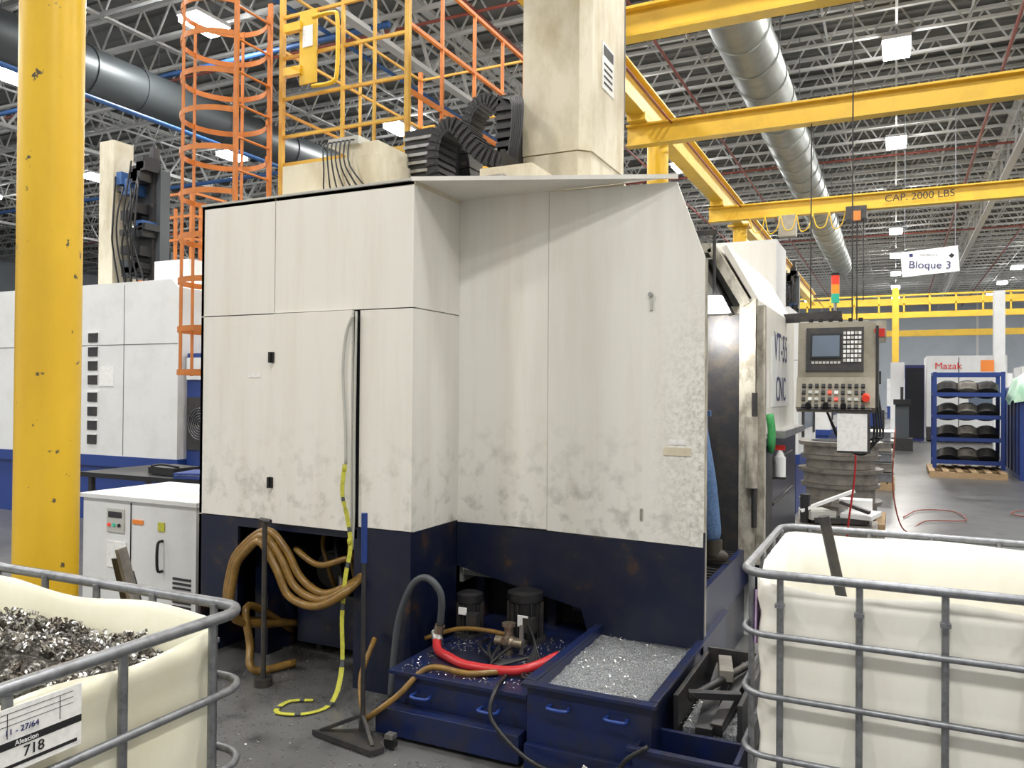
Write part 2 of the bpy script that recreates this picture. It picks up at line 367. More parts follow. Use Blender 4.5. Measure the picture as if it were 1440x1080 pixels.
# ram column
b.prism([(-2.335,5.0),(-1.93,5.0),(-1.86,5.07),(-1.86,5.74),(-2.335,5.74)],'z',2.6,3.22,CREAM)
b.prism([(-2.335,4.99),(-1.92,4.99),(-1.85,5.06),(-1.85,5.75),(-2.335,5.75)],'z',3.225,5.3,CREAM)
b.box(-1.849,-1.845,5.25,5.50,3.72,4.05,PAPER); b.box(-1.845,-1.843,5.27,5.48,3.96,4.03,INK)
for k in range(4): b.box(-1.845,-1.843,5.28,5.46,3.76+.045*k,3.775+.045*k,INK)
b.tube([(-1.88,5.8,5.2),(-1.87,5.8,4.0),(-1.9,5.8,3.2),(-2.0,5.8,2.8)],.015,GREYH,6,4)
# roof equipment
b.box(-3.68,-2.93,4.1,4.9,2.69,3.08,CREAM); b.box(-3.2,-2.95,4.15,4.9,3.08,3.18,CREAM)
b.box(-3.32,-3.08,4.12,4.3,3.17,3.22,LGREY)
for k in range(7):
    x0=-3.31+.034*k; b.tube([(x0,4.11,3.19),(x0,4.06,3.16),(x0+.03,4.03,3.0),(x0+.06+.025*k,4.02,2.80),(x0+.25,4.03,2.71+.008*k)],.0055,BLACK,6,4)
for k in range(7): b.tube([(-3.1+.03*k,4.0,2.71),(-2.97,3.98+.02*k,2.76+.012*k),(-2.78,4.0,2.75+.01*k),(-2.6,4.05,2.72)],.009,BLACK,6,5)
b.box(-2.92,-2.3,4.3,5.2,2.69,2.88,CREAM)
b.box(-3.0,-2.1,4.22,4.34,2.84,2.89,STEEL); b.box(-2.3,-1.95,4.3,4.6,2.69,2.96,CREAM); b.box(-2.62,-2.56,4.2,4.25,2.7,2.86,STEEL); b.box(-2.2,-1.75,4.1,4.5,2.7,2.74,STEEL)
b.box(-2.98,-2.76,4.5,4.9,2.88,3.34,BLACK)
for k in range(7): b.box(-2.985,-2.755,4.485,4.5,2.94+k*.055,2.96+k*.055,STEEL)
b.box(-2.46,-2.34,4.85,5.2,2.9,3.62,BLACK)
for k in range(10): b.box(-2.465,-2.337,4.83,4.85,2.95+k*.062,2.98+k*.062,DGREY)
b.cyl((-2.38,4.7,3.0),(-2.38,4.78,3.0),.09,BLACK,20)
for k in range(6): b.tube([(-2.42+.02*k,4.85,3.6),(-2.3+.015*k,4.75,3.5),(-2.3+.012*k,4.7,3.15),(-2.4,4.7,2.9)],.010,BLACK,6,5)
def chain(pts,w,h,mt=BLACK):
    P=cat(pts,7)
    for i in range(len(P)-1):
        c=(P[i]+P[i+1])/2; d=P[i+1]-P[i]; ang=math.degrees(math.atan2(-d.z,d.x))
        s=h if i%2 else h*.86
        b.rbox(c,(d.length*1.08,w*(1 if i%2 else .93),s),(0,ang,0),mt)
        if i%2: b.rbox(c,(d.length*.5,w*1.04,s*.5),(0,ang,0),DGREY)
# lower carrier hooks over then the tall loop rises behind it
chain([(-2.68,4.5,2.92),(-2.70,4.5,3.10),(-2.66,4.5,3.26),(-2.56,4.5,3.30),(-2.45,4.5,3.20),(-2.34,4.5,3.08),(-2.2,4.5,3.03)],.22,.10)
chain([(-2.70,4.95,3.0),(-2.73,4.95,3.35),(-2.68,4.95,3.55),(-2.57,4.95,3.62),(-2.47,4.95,3.55),(-2.42,4.95,3.35),(-2.42,4.95,3.0)],.20,.085)
b.box(-3.38,-3.29,3.497,3.5,1.665,1.69,PAPER); b.box(-1.03,-.95,3.982,3.986,1.335,1.36,PAPER); b.box(-1.06,-.92,3.981,3.986,1.28,1.32,CREAM)
b.box(-1.18,-1.168,3.978,3.986,.94,1.0,DIRTY); b.cyl((-1.13,3.98,2.10),(-1.13,3.965,2.10),.012,STEEL,8); b.box(-1.135,-1.12,3.975,3.985,2.02,2.09,LGREY)
b.cyl((-1.0,4.4,1.5),(-1.0,4.4,2.3),.003,BLACK,4); b.box(-1.03,-.91,4.38,4.42,1.47,1.5,BPIPE); b.bar((-.97,4.4,1.36),(-.97,4.4,1.47),.03,.02,LGREY)
for k in range(5): b.tube([(-.76,5.5+.03*k,1.46),(-.745,5.5+.03*k,1.36),(-.75,5.51+.035*k,1.24-.02*(k%3))],.018,GREEN,8,3)
b.box(-.775,-.768,5.38,5.46,1.5,1.75,INKR); b.box(-.775,-.768,5.5,5.6,1.5,1.75,PLAINW)
mach=b.build('cnc_vertical_lathe')
text('door_lettering','VT-55',(-.783,6.35,1.93),.30,(90,0,90),INKN,mach)
text('door_lettering_lower','CNC',(-.783,6.35,1.62),.26,(90,0,90),INKN,mach)
l=bpy.data.lights.new('machine_work_lamp','POINT'); l.energy=20; l.shadow_soft_size=.09; l.color=(1,.97,.9)
o=bpy.data.objects.new('machine_work_lamp',l); o.location=(-1.05,4.95,2.0); COL.objects.link(o)
b=B()
b.cyl((-.745,6.0,1.0),(-.745,6.0,1.14),.04,PLAINW,16); b.cyl((-.745,6,1.14),(-.745,6,1.19),.035,PLAINW,16,.014); b.box(-.79,-.71,5.985,6.015,1.19,1.225,INKR)
b.box(-.79,-.70,5.95,6.05,.985,1.0,DGREY)
b.build('spray_bottle')
# ------------------------------------------------------------------ worker
def skin(name,nodes,edges,mt,matfn=None,mats=None,sub=2):
    me=bpy.data.meshes.new(name); me.from_pydata([n[0] for n in nodes],edges,[]); 
    o=bpy.data.objects.new(name,me); COL.objects.link(o)
    s=o.modifiers.new('skin','SKIN')
    for i,n in enumerate(nodes):
        r=n[1]; sv=me.skin_vertices[0].data[i]; sv.radius=(r,r)
        sv.use_root=(i==0)
    ss=o.modifiers.new('sub','SUBSURF'); ss.levels=sub; ss.render_levels=sub
    dg=bpy.context.evaluated_depsgraph_get(); dg.update()
    m2=bpy.data.meshes.new_from_object(o.evaluated_get(dg)); bpy.data.objects.remove(o)
    o=bpy.data.objects.new(name,m2); COL.objects.link(o)
    m2.materials.clear()
    for q in (mats or [mt]): m2.materials.append(q)
    for p in m2.polygons:
        p.use_smooth=True
        p.material_index=matfn(p.center) if matfn else 0
    return o
worker=bpy.data.objects.new('machine_operator',None); COL.objects.link(worker)
nd=[((-1.17,4.98,1.50),.15),((-1.13,4.86,1.40),.11),((-1.035,4.80,1.08),.085),((-.975,4.78,.70),.066),
    ((-1.18,5.10,1.42),.11),((-1.17,5.13,1.08),.085),((-1.10,5.14,.70),.066),
    ((-1.32,5.0,1.66),.135),((-1.48,5.0,1.82),.155),((-1.58,5.0,1.92),.12),((-1.68,5.0,1.99),.055),
    ((-1.56,4.82,1.88),.065),((-1.68,4.77,1.62),.05),((-1.76,4.80,1.38),.034),
    ((-1.56,5.18,1.88),.065),((-1.70,5.16,1.62),.05),((-1.80,4.98,1.42),.034),((-1.72,5.0,2.03),.05)]
ed=[(0,1),(1,2),(2,3),(0,4),(4,5),(5,6),(0,7),(7,8),(8,9),(9,10),(9,11),(11,12),(12,13),(9,14),(14,15),(15,16),(10,17)]
def mf(c):
    if c.z<1.56 and c.x>-1.42: return 0
    if c.x<-1.66 and c.z>1.9: return 2
    if c.z<1.62: return 2
    return 1
skin('body',nd,ed,None,mf,[DENIM,SHIRT,SKIN]).parent=worker
b=B()
hc=Vector((-1.79,5.0,2.08))
b.ball(hc,.1,SKIN,16,(.98,.78,1.15)); b.ball(hc+Vector((.025,0,.02)),.105,HAIR,16,(.92,.80,1.1))
b.ball(hc+Vector((-.1,0,-.02)),.016,SKIN,8,(1.2,.8,1.3))
for sy in(-1,1):
    b.ball(hc+Vector((-.088,.032*sy,.005)),.011,PLAINW,8); b.ball(hc+Vector((-.097,.032*sy,.005)),.005,INK,6); b.ball(hc+Vector((0,.08*sy,-.01)),.022,SKIN,8,(.7,.4,1.2))
b.box(hc.x-.094,hc.x-.085,4.975,5.025,hc.z-.062,hc.z-.055,INKR)
for (x,y) in((-.975,4.78),(-1.10,5.14)):
    b.ball((x-.03,y,.635),.06,SHOE,14,(2.1,.8,.95)); b.cyl((x,y,.64),(x,y,.73),.056,SHOE,14,.058); b.rbox((x-.03,y,.592),(.27,.1,.022),(0,0,0),BLACK)
for (wx,wy,wz) in((-1.76,4.80,1.38),(-1.80,4.98,1.42)):
    b.ball((wx-.04,wy,wz-.04),.04,SKIN,10,(1.1,1.0,.6))
b.build('head_and_shoes',parent=worker)
for h,(wx,wy,wz) in enumerate(((-1.76,4.80,1.38),(-1.80,4.98,1.42))):
    for i in range(4):
        L=[.07,.08,.075,.06][i]; y=wy-.03+.02*i
        skin('finger_%d_%d'%(h,i),[((wx-.05,y,wz-.04),.009),((wx-.05-L*.5,y,wz-.045),.009),((wx-.05-L*.85,y,wz-.07),.008),((wx-.05-L,y,wz-.09),.007)],[(0,1),(1,2),(2,3)],SKIN,sub=1).parent=worker
    sy=1 if h==0 else -1
    skin('thumb_%d'%h,[((wx-.02,wy+sy*.025,wz-.04),.011),((wx-.045,wy+sy*.055,wz-.06),.01),((wx-.07,wy+sy*.06,wz-.08),.008)],[(0,1),(1,2)],SKIN,sub=1).parent=worker
# ------------------------------------------------------------------ coolant tank, trough, pumps
b=B()
b.box(-2.12,-1.43,3.15,4.22,.03,.27,BLUE); b.box(-2.14,-1.425,3.13,4.22,.27,.29,BLUE)
b.box(-2.16,-1.43,3.06,3.14,.02,.14,BLUE)
for x in(-1.95,-1.6): b.tube([(x-.04,3.14,.2),(x-.04,3.09,.2),(x+.04,3.09,.2),(x+.04,3.14,.2)],.008,BLUE2,6,3)
b.box(-2.0,-1.75,3.25,3.5,.29,.30,NAVY)
for x in(-2.1,-1.5): b.cyl((x,3.2,.0),(x,3.2,.03),.03,BLACK,10)
for (x,y,r,z0,z2) in((-2.06,3.78,.068,.29,.52),(-1.76,3.84,.090,.29,.55)):
    b.cyl((x,y,z0),(x,y,z2-.05),r*.9,BLACK,24)
    for k in range(16):
        t=k*math.pi/8; b.rbox((x+r*.95*math.cos(t),y+r*.95*math.sin(t),(z0+z2-.05)/2),(r*.25,.005,z2-z0-.07),(0,0,math.degrees(t)),DGREY)
    b.cyl((x,y,z2-.05),(x,y,z2-.01),r*1.05,BLACK,24); b.cyl((x,y,z2-.01),(x,y,z2),r*1.0,BLACK,24,r*.7)
    b.box(x+.03,x+.09,y-.1,y-.05,z0+.06,z0+.14,DGREY); b.cyl((x,y,z0),(x,y,z0+.02),r*1.25,DGREY,24)
b.box(-1.76,-1.70,3.742,3.748,.38,.44,PAPER); b.box(-2.09,-2.04,3.704,3.710,.41,.45,PAPER)
b.cyl((-1.73,3.58,.29),(-1.73,3.58,.43),.022,BRASS,14); b.cyl((-1.80,3.58,.35),(-1.65,3.58,.35),.026,BRASS,14); b.ball((-1.73,3.58,.35),.04,BRASS,12)
b.cyl((-1.73,3.52,.37),(-1.73,3.58,.37),.018,BRASS,12); b.cyl((-1.66,3.58,.30),(-1.66,3.58,.44),.012,STEEL,10); b.cyl((-1.73,3.58,.43),(-1.73,3.58,.445),.035,BRASS,14)
for k in range(8): b.tube([(-1.68,3.7,.42-.015*k),(-1.6,3.6,.37-.005*k),(-1.52,3.5-.03*k,.31),(-1.44,3.45-.03*k,.33)],.008,BLACK,6,5)
for k in range(4): b.tube([(-1.9+.06*k,3.7,.31),(-1.85+.05*k,3.5,.34),(-1.7,3.42-.03*k,.31),(-1.55,3.5,.33)],.008,BLACK,6,5)
b.build('coolant_tank',.004)
b=B()
X0,X1,Y0,Y1=-1.40,-.86,3.08,4.6
b.box(X0,X0+.02,Y0+.021,Y1,0.02,.36,BLUE); b.box(X1-.02,X1,Y0+.021,Y1,.02,.36,BLUE); b.box(X0,X1,Y0,Y0+.02,.02,.355,BLUE); b.box(X0+.021,X1-.021,Y0+.022,Y1,.02,.24,BLUE)
b.box(X0-.02,X0+.02,Y0+.021,Y1,.361,.375,BLUE); b.box(X1-.02,X1+.02,Y0+.021,Y1,.361,.375,BLUE); b.box(X0-.02,X1+.02,Y0-.025,Y0+.02,.356,.372,BLUE)
b.box(X0,X1-.06,Y0-.03,Y0-.001,.02,.12,BLUE)
for x in(-1.25,-1.0): b.tube([(x-.04,3.08,.29),(x-.04,3.04,.29),(x+.04,3.04,.29),(x+.04,3.08,.29)],.008,BLUE2,6,3)
n=26; vs=[];fs=[]
def cz(x,y): return .305+.012*math.sin(7*x+3*y)+.02*(y-3.3)
for i in range(n+1):
    for j in range(2*n+1):
        x=X0+.02+(X1-X0-.04)*i/n; y=Y0+.02+(Y1-Y0-.02)*j/(2*n)
        vs.append((x,y,cz(x,y)+random.uniform(-.006,.006)))
for i in range(n):
    for j in range(2*n): a=i*(2*n+1)+j; fs.append((a,a+2*n+1,a+2*n+2,a+1))
b.add(vs,fs,CHIPBED)
b.build('chip_conveyor_trough',.002)
b=B()
b.box(-.82,-.56,3.3,3.95,.02,.06,DGREY); b.box(-.83,-.81,3.3,3.95,.02,.34,DGREY); b.box(-.57,-.55,3.3,3.95,.02,.34,DGREY); b.box(-.82,-.56,3.93,3.95,.02,.36,DGREY)
b.rbox((-.72,3.6,.24),(.07,.6,.05),(8,0,3),DGREY); b.rbox((-.64,3.6,.26),(.05,.55,.05),(10,0,-4),DGREY); b.rbox((-.69,3.45,.31),(.22,.04,.03),(0,0,20),DGREY)
b.rbox((-.7,3.75,.33),(.06,.3,.05),(-5,0,12),RING); b.cyl((-.78,3.4,.3),(-.6,3.8,.35),.018,DGREY,10); b.box(-.8,-.58,3.34,3.9,.06,.2,CHIPBED)
b.build('scrap_metal_bin',.003)
b=B()
b.box(-.92,-.52,3.02,3.04,.0,.20,BLUE); b.box(-.92,-.52,3.22,3.24,.0,.22,BLUE); b.box(-.92,-.90,3.041,3.219,0,.22,BLUE); b.box(-.54,-.52,3.041,3.219,0,.22,BLUE); b.box(-.9,-.54,3.04,3.22,.0,.05,NAVY)
b.box(-.94,-.5,3.0,3.03,.2,.22,BLUE)
b.build('drip_bin',.003)
# ------------------------------------------------------------------ hoses
b=B()
for k in range(3):
    o=.045*k; w=-.03*k
    b.tube([(-3.42+o,3.9,.15),(-3.43+o,3.44+w,.3),(-3.42+o,3.42+w,.58),(-3.30+o*.6,3.42+w,.735-o*.4),(-3.145,3.42+w,.81-o*.6),(-3.017-o*.2,3.42+w,.715-o),(-2.92-o*.3,3.43+w,.57-o),(-2.77,3.44+w,.50-o*.6),(-2.60,3.46+w,.57-o*.4),(-2.57,3.55,.62)],.022,BROWN,10,6)
b.tube([(-3.38,3.9,.1),(-3.36,3.5,.35),(-3.3,3.45,.15),(-3.22,3.4,.03),(-3.1,3.6,.03)],.022,BROWN,10,6)
b.tube([(-3.3,3.9,.6),(-3.1,3.6,.68),(-2.9,3.55,.62),(-2.75,3.6,.66),(-2.65,3.8,.7)],.018,BROWN,10,6)
b.build('coolant_hoses')
b=B(); b.tube([(-2.32,3.42,.03),(-2.32,3.44,.2),(-2.29,3.44,.42),(-2.2,3.42,.61),(-2.11,3.42,.66),(-2.04,3.44,.58),(-2.06,3.47,.42)],.018,GREYH,10,6); b.cyl((-2.06,3.47,.42),(-2.08,3.47,.36),.026,BRASS,10)
b.build('suction_hose')
b=B(); b.tube([(-2.08,3.47,.36),(-2.03,3.40,.32),(-1.93,3.33,.32),(-1.8,3.28,.315),(-1.6,3.30,.315),(-1.50,3.36,.33),(-1.43,3.5,.35)],.022,REDH,12,6); b.cyl((-2.09,3.48,.38),(-2.06,3.45,.34),.028,STEEL,10)
b.build('red_hose')
b=B(); b.tube([(-2.45,3.46,.3),(-2.42,3.3,.15),(-2.28,3.14,.03),(-2.17,3.03,.1),(-2.05,3.08,.2),(-1.95,3.18,.31),(-1.75,3.2,.31),(-1.62,3.3,.31)],.014,BROWN,10,6)
b.tube([(-2.2,3.55,.31),(-2.05,3.62,.36),(-1.9,3.64,.37),(-1.73,3.62,.37)],.012,BROWN,8,5)
b.build('return_hose')
b=B(); b.tube([(-1.6,3.3,.3),(-1.56,3.1,.3),(-1.54,3.03,.2),(-1.35,3.0,.08),(-1.15,3.0,.06),(-.98,2.99,.12),(-.93,2.98,.18),(-.85,2.99,.24)],.010,BLACK,8,6)
b.rbox((-1.09,2.965,.07),(.07,.003,.11),(10,25,0),PAPER)
b.build('air_line')
b=B()
def strap(pts,w):
    P=cat(pts,6)
    for i in range(len(P)-1):
        b.bar(P[i],P[i+1],w,.003,STRAP) if i%7 else b.bar(P[i],P[i+1],w*.8,.005,GREYH)
strap([(-2.645,3.445,1.2),(-2.655,3.44,1.05),(-2.62,3.44,.92),(-2.590,3.43,.77),(-2.615,3.42,.6),(-2.625,3.41,.4),(-2.60,3.38,.15),(-2.56,3.25,.02),(-2.6,3.1,.01),(-2.74,3.05,.01),(-2.78,3.18,.01),(-2.68,3.25,.01)],.026)
b.ball((-2.645,3.445,1.18),.016,STRAP,8,(1,.6,1.4)); b.ball((-2.595,3.43,.8),.014,STRAP,8,(1,1,1.6))
b.build('lifting_strap')
b=B(); b.tube([(-2.61,3.46,2.0),(-2.65,3.455,1.9),(-2.67,3.455,1.7),(-2.65,3.455,1.4),(-2.645,3.455,1.2)],.008,LGREY,8,6)
b.tube([(-2.60,3.475,2.02),(-2.605,3.475,1.4),(-2.60,3.47,.95),(-2.6,3.46,.75)],.007,LGREY,8,6); b.build('door_cable')
b=B(); b.cyl((-2.21,3.03,.05),(-2.21,3.03,.88),.011,DGREY,10); b.cyl((-2.21,3.03,.80),(-2.21,3.03,1.03),.0145,BLUE2,12)
b.prism([(-2.42,2.93),(-2.05,2.87),(-2.02,2.93),(-2.2,3.06)],'z',.005,.03,DGREY); b.cyl((-2.21,3.03,.02),(-2.21,3.03,.12),.02,DGREY,10,.012)
b.bar((-2.38,2.94,.03),(-2.21,3.03,.1),.015,.015,DGREY); b.bar((-2.07,2.91,.03),(-2.21,3.03,.1),.015,.015,DGREY)
b.build('floor_scraper')
b=B(); b.cyl((-3.07,3.31,.03),(-3.07,3.31,.89),.014,DGREY,10); b.cyl((-3.07,3.31,0),(-3.07,3.31,.04),.05,DGREY,12); b.cyl((-3.10,3.31,.89),(-3.03,3.31,.885),.014,DGREY,8); b.build('pry_bar')
b=B(); b.bar((-2.70,2.36,0),(-2.80,2.19,.92),.05,.012,DGREY); b.bar((-2.62,2.38,0),(-2.77,2.22,.86),.03,.03,DGREY); b.bar((-2.55,2.3,0),(-2.74,2.16,.97),.02,.04,RING)
b.build('leaning_bars')
b=B(); x,y=-2.02,2.98
b.cyl((x,y-.012,.03),(x,y+.012,.03),.03,BLACK,14); b.box(x-.02,x+.02,y-.02,y+.02,.05,.07,STEEL); b.build('caster_wheel')
# ------------------------------------------------------------------ swarf
def curl(b,c,mt):
    r=random.uniform(.005,.011); Ln=random.uniform(.015,.05); turns=random.uniform(1.5,3.5); N=int(turns*7); w=.003
    ax=Euler((random.uniform(0,6.3),random.uniform(0,6.3),random.uniform(0,6.3))).to_matrix(); vs=[]
    for i in range(N+1):
        t=turns*2*math.pi*i/N; z=Ln*(i/N-.5)
        for s in(-w,w): vs.append(Vector(c)+ax@Vector((r*math.cos(t),r*math.sin(t),z+s)))
    b.add(vs,[(2*i,2*i+1,2*i+3,2*i+2) for i in range(N)],mt)
b=B()
for i in range(4200):
    x=random.uniform(-3.4,-.45); y=random.uniform(2.5,3.95)
    if -2.16<x<-.5 and y>3.0: continue
    if y>3.45 and x>-2.3: continue
    if random.random()>.25+.75*math.exp(-abs(y-3.3)*2.5): continue
    s=random.uniform(.0015,.005); t=random.uniform(0,3.1)
    b.rbox((x,y,.004),(s*2,s,.003),(random.uniform(-20,20),0,math.degrees(t)),CHIP)
for i in range(2800):
    zone=random.random()
    if zone<.5: x,y=random.uniform(X0+.03,X1-.03),random.uniform(3.12,4.5); z=cz(x,y)+.007
    elif zone<.75: x,y,z=random.uniform(-2.1,-1.45),random.uniform(3.16,3.9),.294
    elif zone<.88: x,y,z=random.uniform(-.82,-.58),random.uniform(3.35,3.9),.205
    else: x,y,z=random.uniform(-.84,-.5),random.uniform(3.97,4.9),.004
    s=random.uniform(.002,.005); b.rbox((x,y,z),(s*2.4,s,.002),(random.uniform(-40,40),random.uniform(-40,40),random.uniform(0,180)),CHIP)
b.build('metal_chips')
# ------------------------------------------------------------------ IBC totes
def rrect(x0,x1,y0,y1,r,z,n=6):
    out=[]
    for cx,cy,a in((x1-r,y1-r,0),(x0+r,y1-r,90),(x0+r,y0+r,180),(x1-r,y0+r,270)):
        for i in range(n+1):
            t=math.radians(a+90*i/n); out.append(Vector((cx+r*math.cos(t),cy+r*math.sin(t),z)))
    return out
def dens(P,step=.05):
    out=[]
    for i in range(len(P)):
        a=P[i];c=P[(i+1)%len(P)]; k=max(1,int((c-a).length/step))
        for j in range(k): out.append(a+(c-a)*j/k)
    return out
def ibc(x0,x1,y0,y1,pm,zr=1.0,topfn=None):
    b=B()
    topfn=topfn or (lambda p:.965+.012*math.sin(p.x*9)+.01*math.sin(p.y*13))
    O=dens(rrect(x0+.03,x1-.03,y0+.03,y1-.03,.10,0))
    N=len(O); zs=[.16,.2,.3,.41,.43,.5,.62,.64,.75,.83,.85,.9]
    lev=[]
    cx,cy=(x0+x1)/2,(y0+y1)/2
    for z in zs:
        k=.012 if z in(.41,.43,.62,.64,.83,.85) else 0
        lev.append([Vector((p.x+(cx-p.x)*k*1.5,p.y+(cy-p.y)*k*1.5,z)) for p in O])
    lev.append([Vector((p.x+random.uniform(-.002,.002),p.y+random.uniform(-.002,.002),topfn(p))) for p in O])
    lev.append([Vector((p.x+(cx-p.x)*.012,p.y+(cy-p.y)*.012,topfn(p)-.002)) for p in O])
    for z in(.8,.5,.17): lev.append([Vector((p.x+(cx-p.x)*.035,p.y+(cy-p.y)*.035,z)) for p in O])
    vs=[v for l in lev for v in l]; fs=[]
    for a in range(len(lev)-1):
        for i in range(N): fs.append((a*N+i,a*N+(i+1)%N,(a+1)*N+(i+1)%N,(a+1)*N+i))
    fs.append([(len(lev)-1)*N+i for i in range(N)])
    b.add(vs,fs,pm,True)
    b.tube(rrect(x0,x1,y0,y1,.09,zr),.015,GALV,10,1,True)
    for z in(.80,.60,.40,.22): b.tube(rrect(x0-.004,x1+.004,y0-.004,y1+.004,.09,z),.011,GALV,8,1,True)
    nx=5; ny=4
    for i in range(nx):
        x=x0+.12+(x1-x0-.24)*i/(nx-1)
        for y in(y0+.012,y1-.012): b.cyl((x,y,.14),(x,y,zr),.011,GALV,8); b.rbox((x,y-.008,.9),(.03,.03,.012),(0,0,0),GALV)
    for i in range(ny):
        y=y0+.12+(y1-y0-.24)*i/(ny-1)
        for x in(x0+.012,x1-.012): b.cyl((x,y,.14),(x,y,zr),.011,GALV,8)
    b.box(x0,x1,y0,y1,.11,.15,GALV)
    for i in range(3):
        xx=x0+(x1-x0-.12)*i/2
        for j in range(3): yy=y0+(y1-y0-.12)*j/2; b.box(xx,xx+.12,yy,yy+.12,.015,.11,DGREY)
        b.box(xx,xx+.12,y0,y1,0,.015,DGREY)
    return b
b=ibc(-2.8,-1.59,.62,1.66,IBC)
n=40; vs=[];fs=[]
def hz(x,y): 
    return .835+.07*math.exp(-((x+2.25)**2+(y-1.25)**2)/.14)+.012*math.sin(23*x+9*y)+.012*math.sin(31*y-14*x)-.03*max(0,(x+1.9)/.3)
for i in range(n+1):
    for j in range(n+1):
        x=-2.74+1.08*i/n;y=.68+.92*j/n; vs.append((x,y,hz(x,y)+random.uniform(-.008,.008)))
for i in range(n):
    for j in range(n): a=i*(n+1)+j; fs.append((a,a+n+1,a+n+2,a+1))
b.add(vs,fs,HEAP)
for i in range(2600):
    x=random.uniform(-2.73,-1.67);y=random.uniform(.7,1.6); curl(b,(x,y,hz(x,y)+random.uniform(0,.03)),CHIP if random.random()<.6 else CHIPD)
b.box(-1.578,-1.575,.86,1.15,.835,.965,PAPER)
b.box(-1.575,-1.5745,.86,1.15,.884,.899,INK); b.box(-1.575,-1.5745,.87,1.14,.845,.852,INK)
for k in range(3): b.box(-1.575,-1.5745,.88,1.13,.93+.012*k,.931+.012*k,INK)
for k in range(3): b.box(-1.575,-1.5745,.88+.11*k,.8815+.11*k,.905,.955,INK)
tote=b.build('ibc_tote')
text('tote_number','718',(-1.5735,1.045,.868),.030,(90,0,90),INK,tote)
text('tote_word','Aleacion',(-1.5735,1.03,.8915),.014,(90,0,90),PLAINW,tote)
text('tote_hand','11 - 27/64',(-1.5735,1.02,.917),.017,(90,0,90),INKN,tote)
b=ibc(-.46,.74,2.75,3.78,IBCR,1.0,lambda p:(.955+.008*math.sin(p.x*11) if p.y<3.0 else .985+.006*math.sin(p.x*9)) )
b.cyl((-.05,3.3,.2),(-.24,3.2,1.14),.02,DGREY,12)
b.prism([(2.84,.74),(2.93,.72),(2.98,.80),(2.94,.90),(2.86,.92)],'x',-.434,-.429,PURP)
b.build('ibc_tote')
# ------------------------------------------------------------------ access platform + caged ladder
b=B()
pz=3.8
b.box(-5.4,-3.95,6.0,8.5,pz-.05,pz,OCH)
for x in(-5.4,-3.95):
    for y in(6.0,8.5): b.bar((x,y,0),(x,y,5.6),.045,.045,OCH if y<7 else ORG)
for x in(-4.67,): b.bar((x,6,pz),(x,6,5.6),.03,.03,OCH)
b.bar((-4.31,6,pz),(-4.31,6,5.6),.025,.025,OCH)
for z in(4.05,4.42,4.82,5.22,5.6): b.bar((-5.4,6,z),(-3.95,6,z),.028,.028,OCH)
for z in(4.3,4.9,5.5): b.bar((-3.95,6,z),(-3.95,8.5,z),.035,.035,ORG); b.bar((-5.4,6,z),(-5.4,8.5,z),.025,.025,OCH); b.bar((-5.4,8.5,z),(-3.95,8.5,z),.025,.025,OCH)
for y in(6.6,7.25,7.9): b.bar((-3.95,y,pz),(-3.95,y,5.5),.03,.03,ORG)
b.bar((-5.4,7.25,pz),(-5.4,7.25,5.5),.025,.025,OCH)
b.bar((-5.4,6,3.2),(-4.8,6,3.75),.03,.03,OCH); b.bar((-3.95,6,3.2),(-4.5,6,3.75),.03,.03,OCH)
b.box(-5.13,-4.93,5.93,5.95,4.5,5.2,YELB); b.box(-5.09,-4.97,5.925,5.93,4.85,5.05,PAPER)
b.tube([(-4.95,5.9,5.1),(-4.72,5.9,5.1),(-4.66,5.9,5.02),(-4.66,5.9,4.55),(-4.72,5.9,4.45),(-4.95,5.9,4.45)],.02,YEL,8,4)
b.box(-5.3,-5.1,5.9,5.96,5.02,5.1,YEL); b.box(-5.3,-5.1,5.9,5.96,4.6,4.68,YEL)
b.build('access_platform')
b=B(); cx,cy,R=-5.78,5.6,.39
for y in(5.42,5.85): b.bar((-5.42,y,0.0),(-5.42,y,5.3),.045,.025,ORG)
z=.3
while z<5.2: b.cyl((-5.42,5.42,z),(-5.42,5.85,z),.011,ORG,6); z+=.30
angs=[math.radians(a) for a in range(30,331,8)]
for z in(1.75,2.15,2.6,3.0,3.4,3.8,4.15,4.5,4.85,5.15):
    pts=[(-5.42,5.85,z)]+[(cx+R*math.cos(a),cy+.03+R*math.sin(a),z) for a in angs]+[(-5.42,5.42,z)]
    for p,q in zip(pts[:-1],pts[1:]): b.bar(p,q,.008,.05,ORG)
for a in(110,180,250):
    a=math.radians(a); b.bar((cx+R*math.cos(a),cy+.03+R*math.sin(a),1.72),(cx+R*math.cos(a),cy+.03+R*math.sin(a),5.18),.035,.008,ORG)
b.build('caged_ladder')
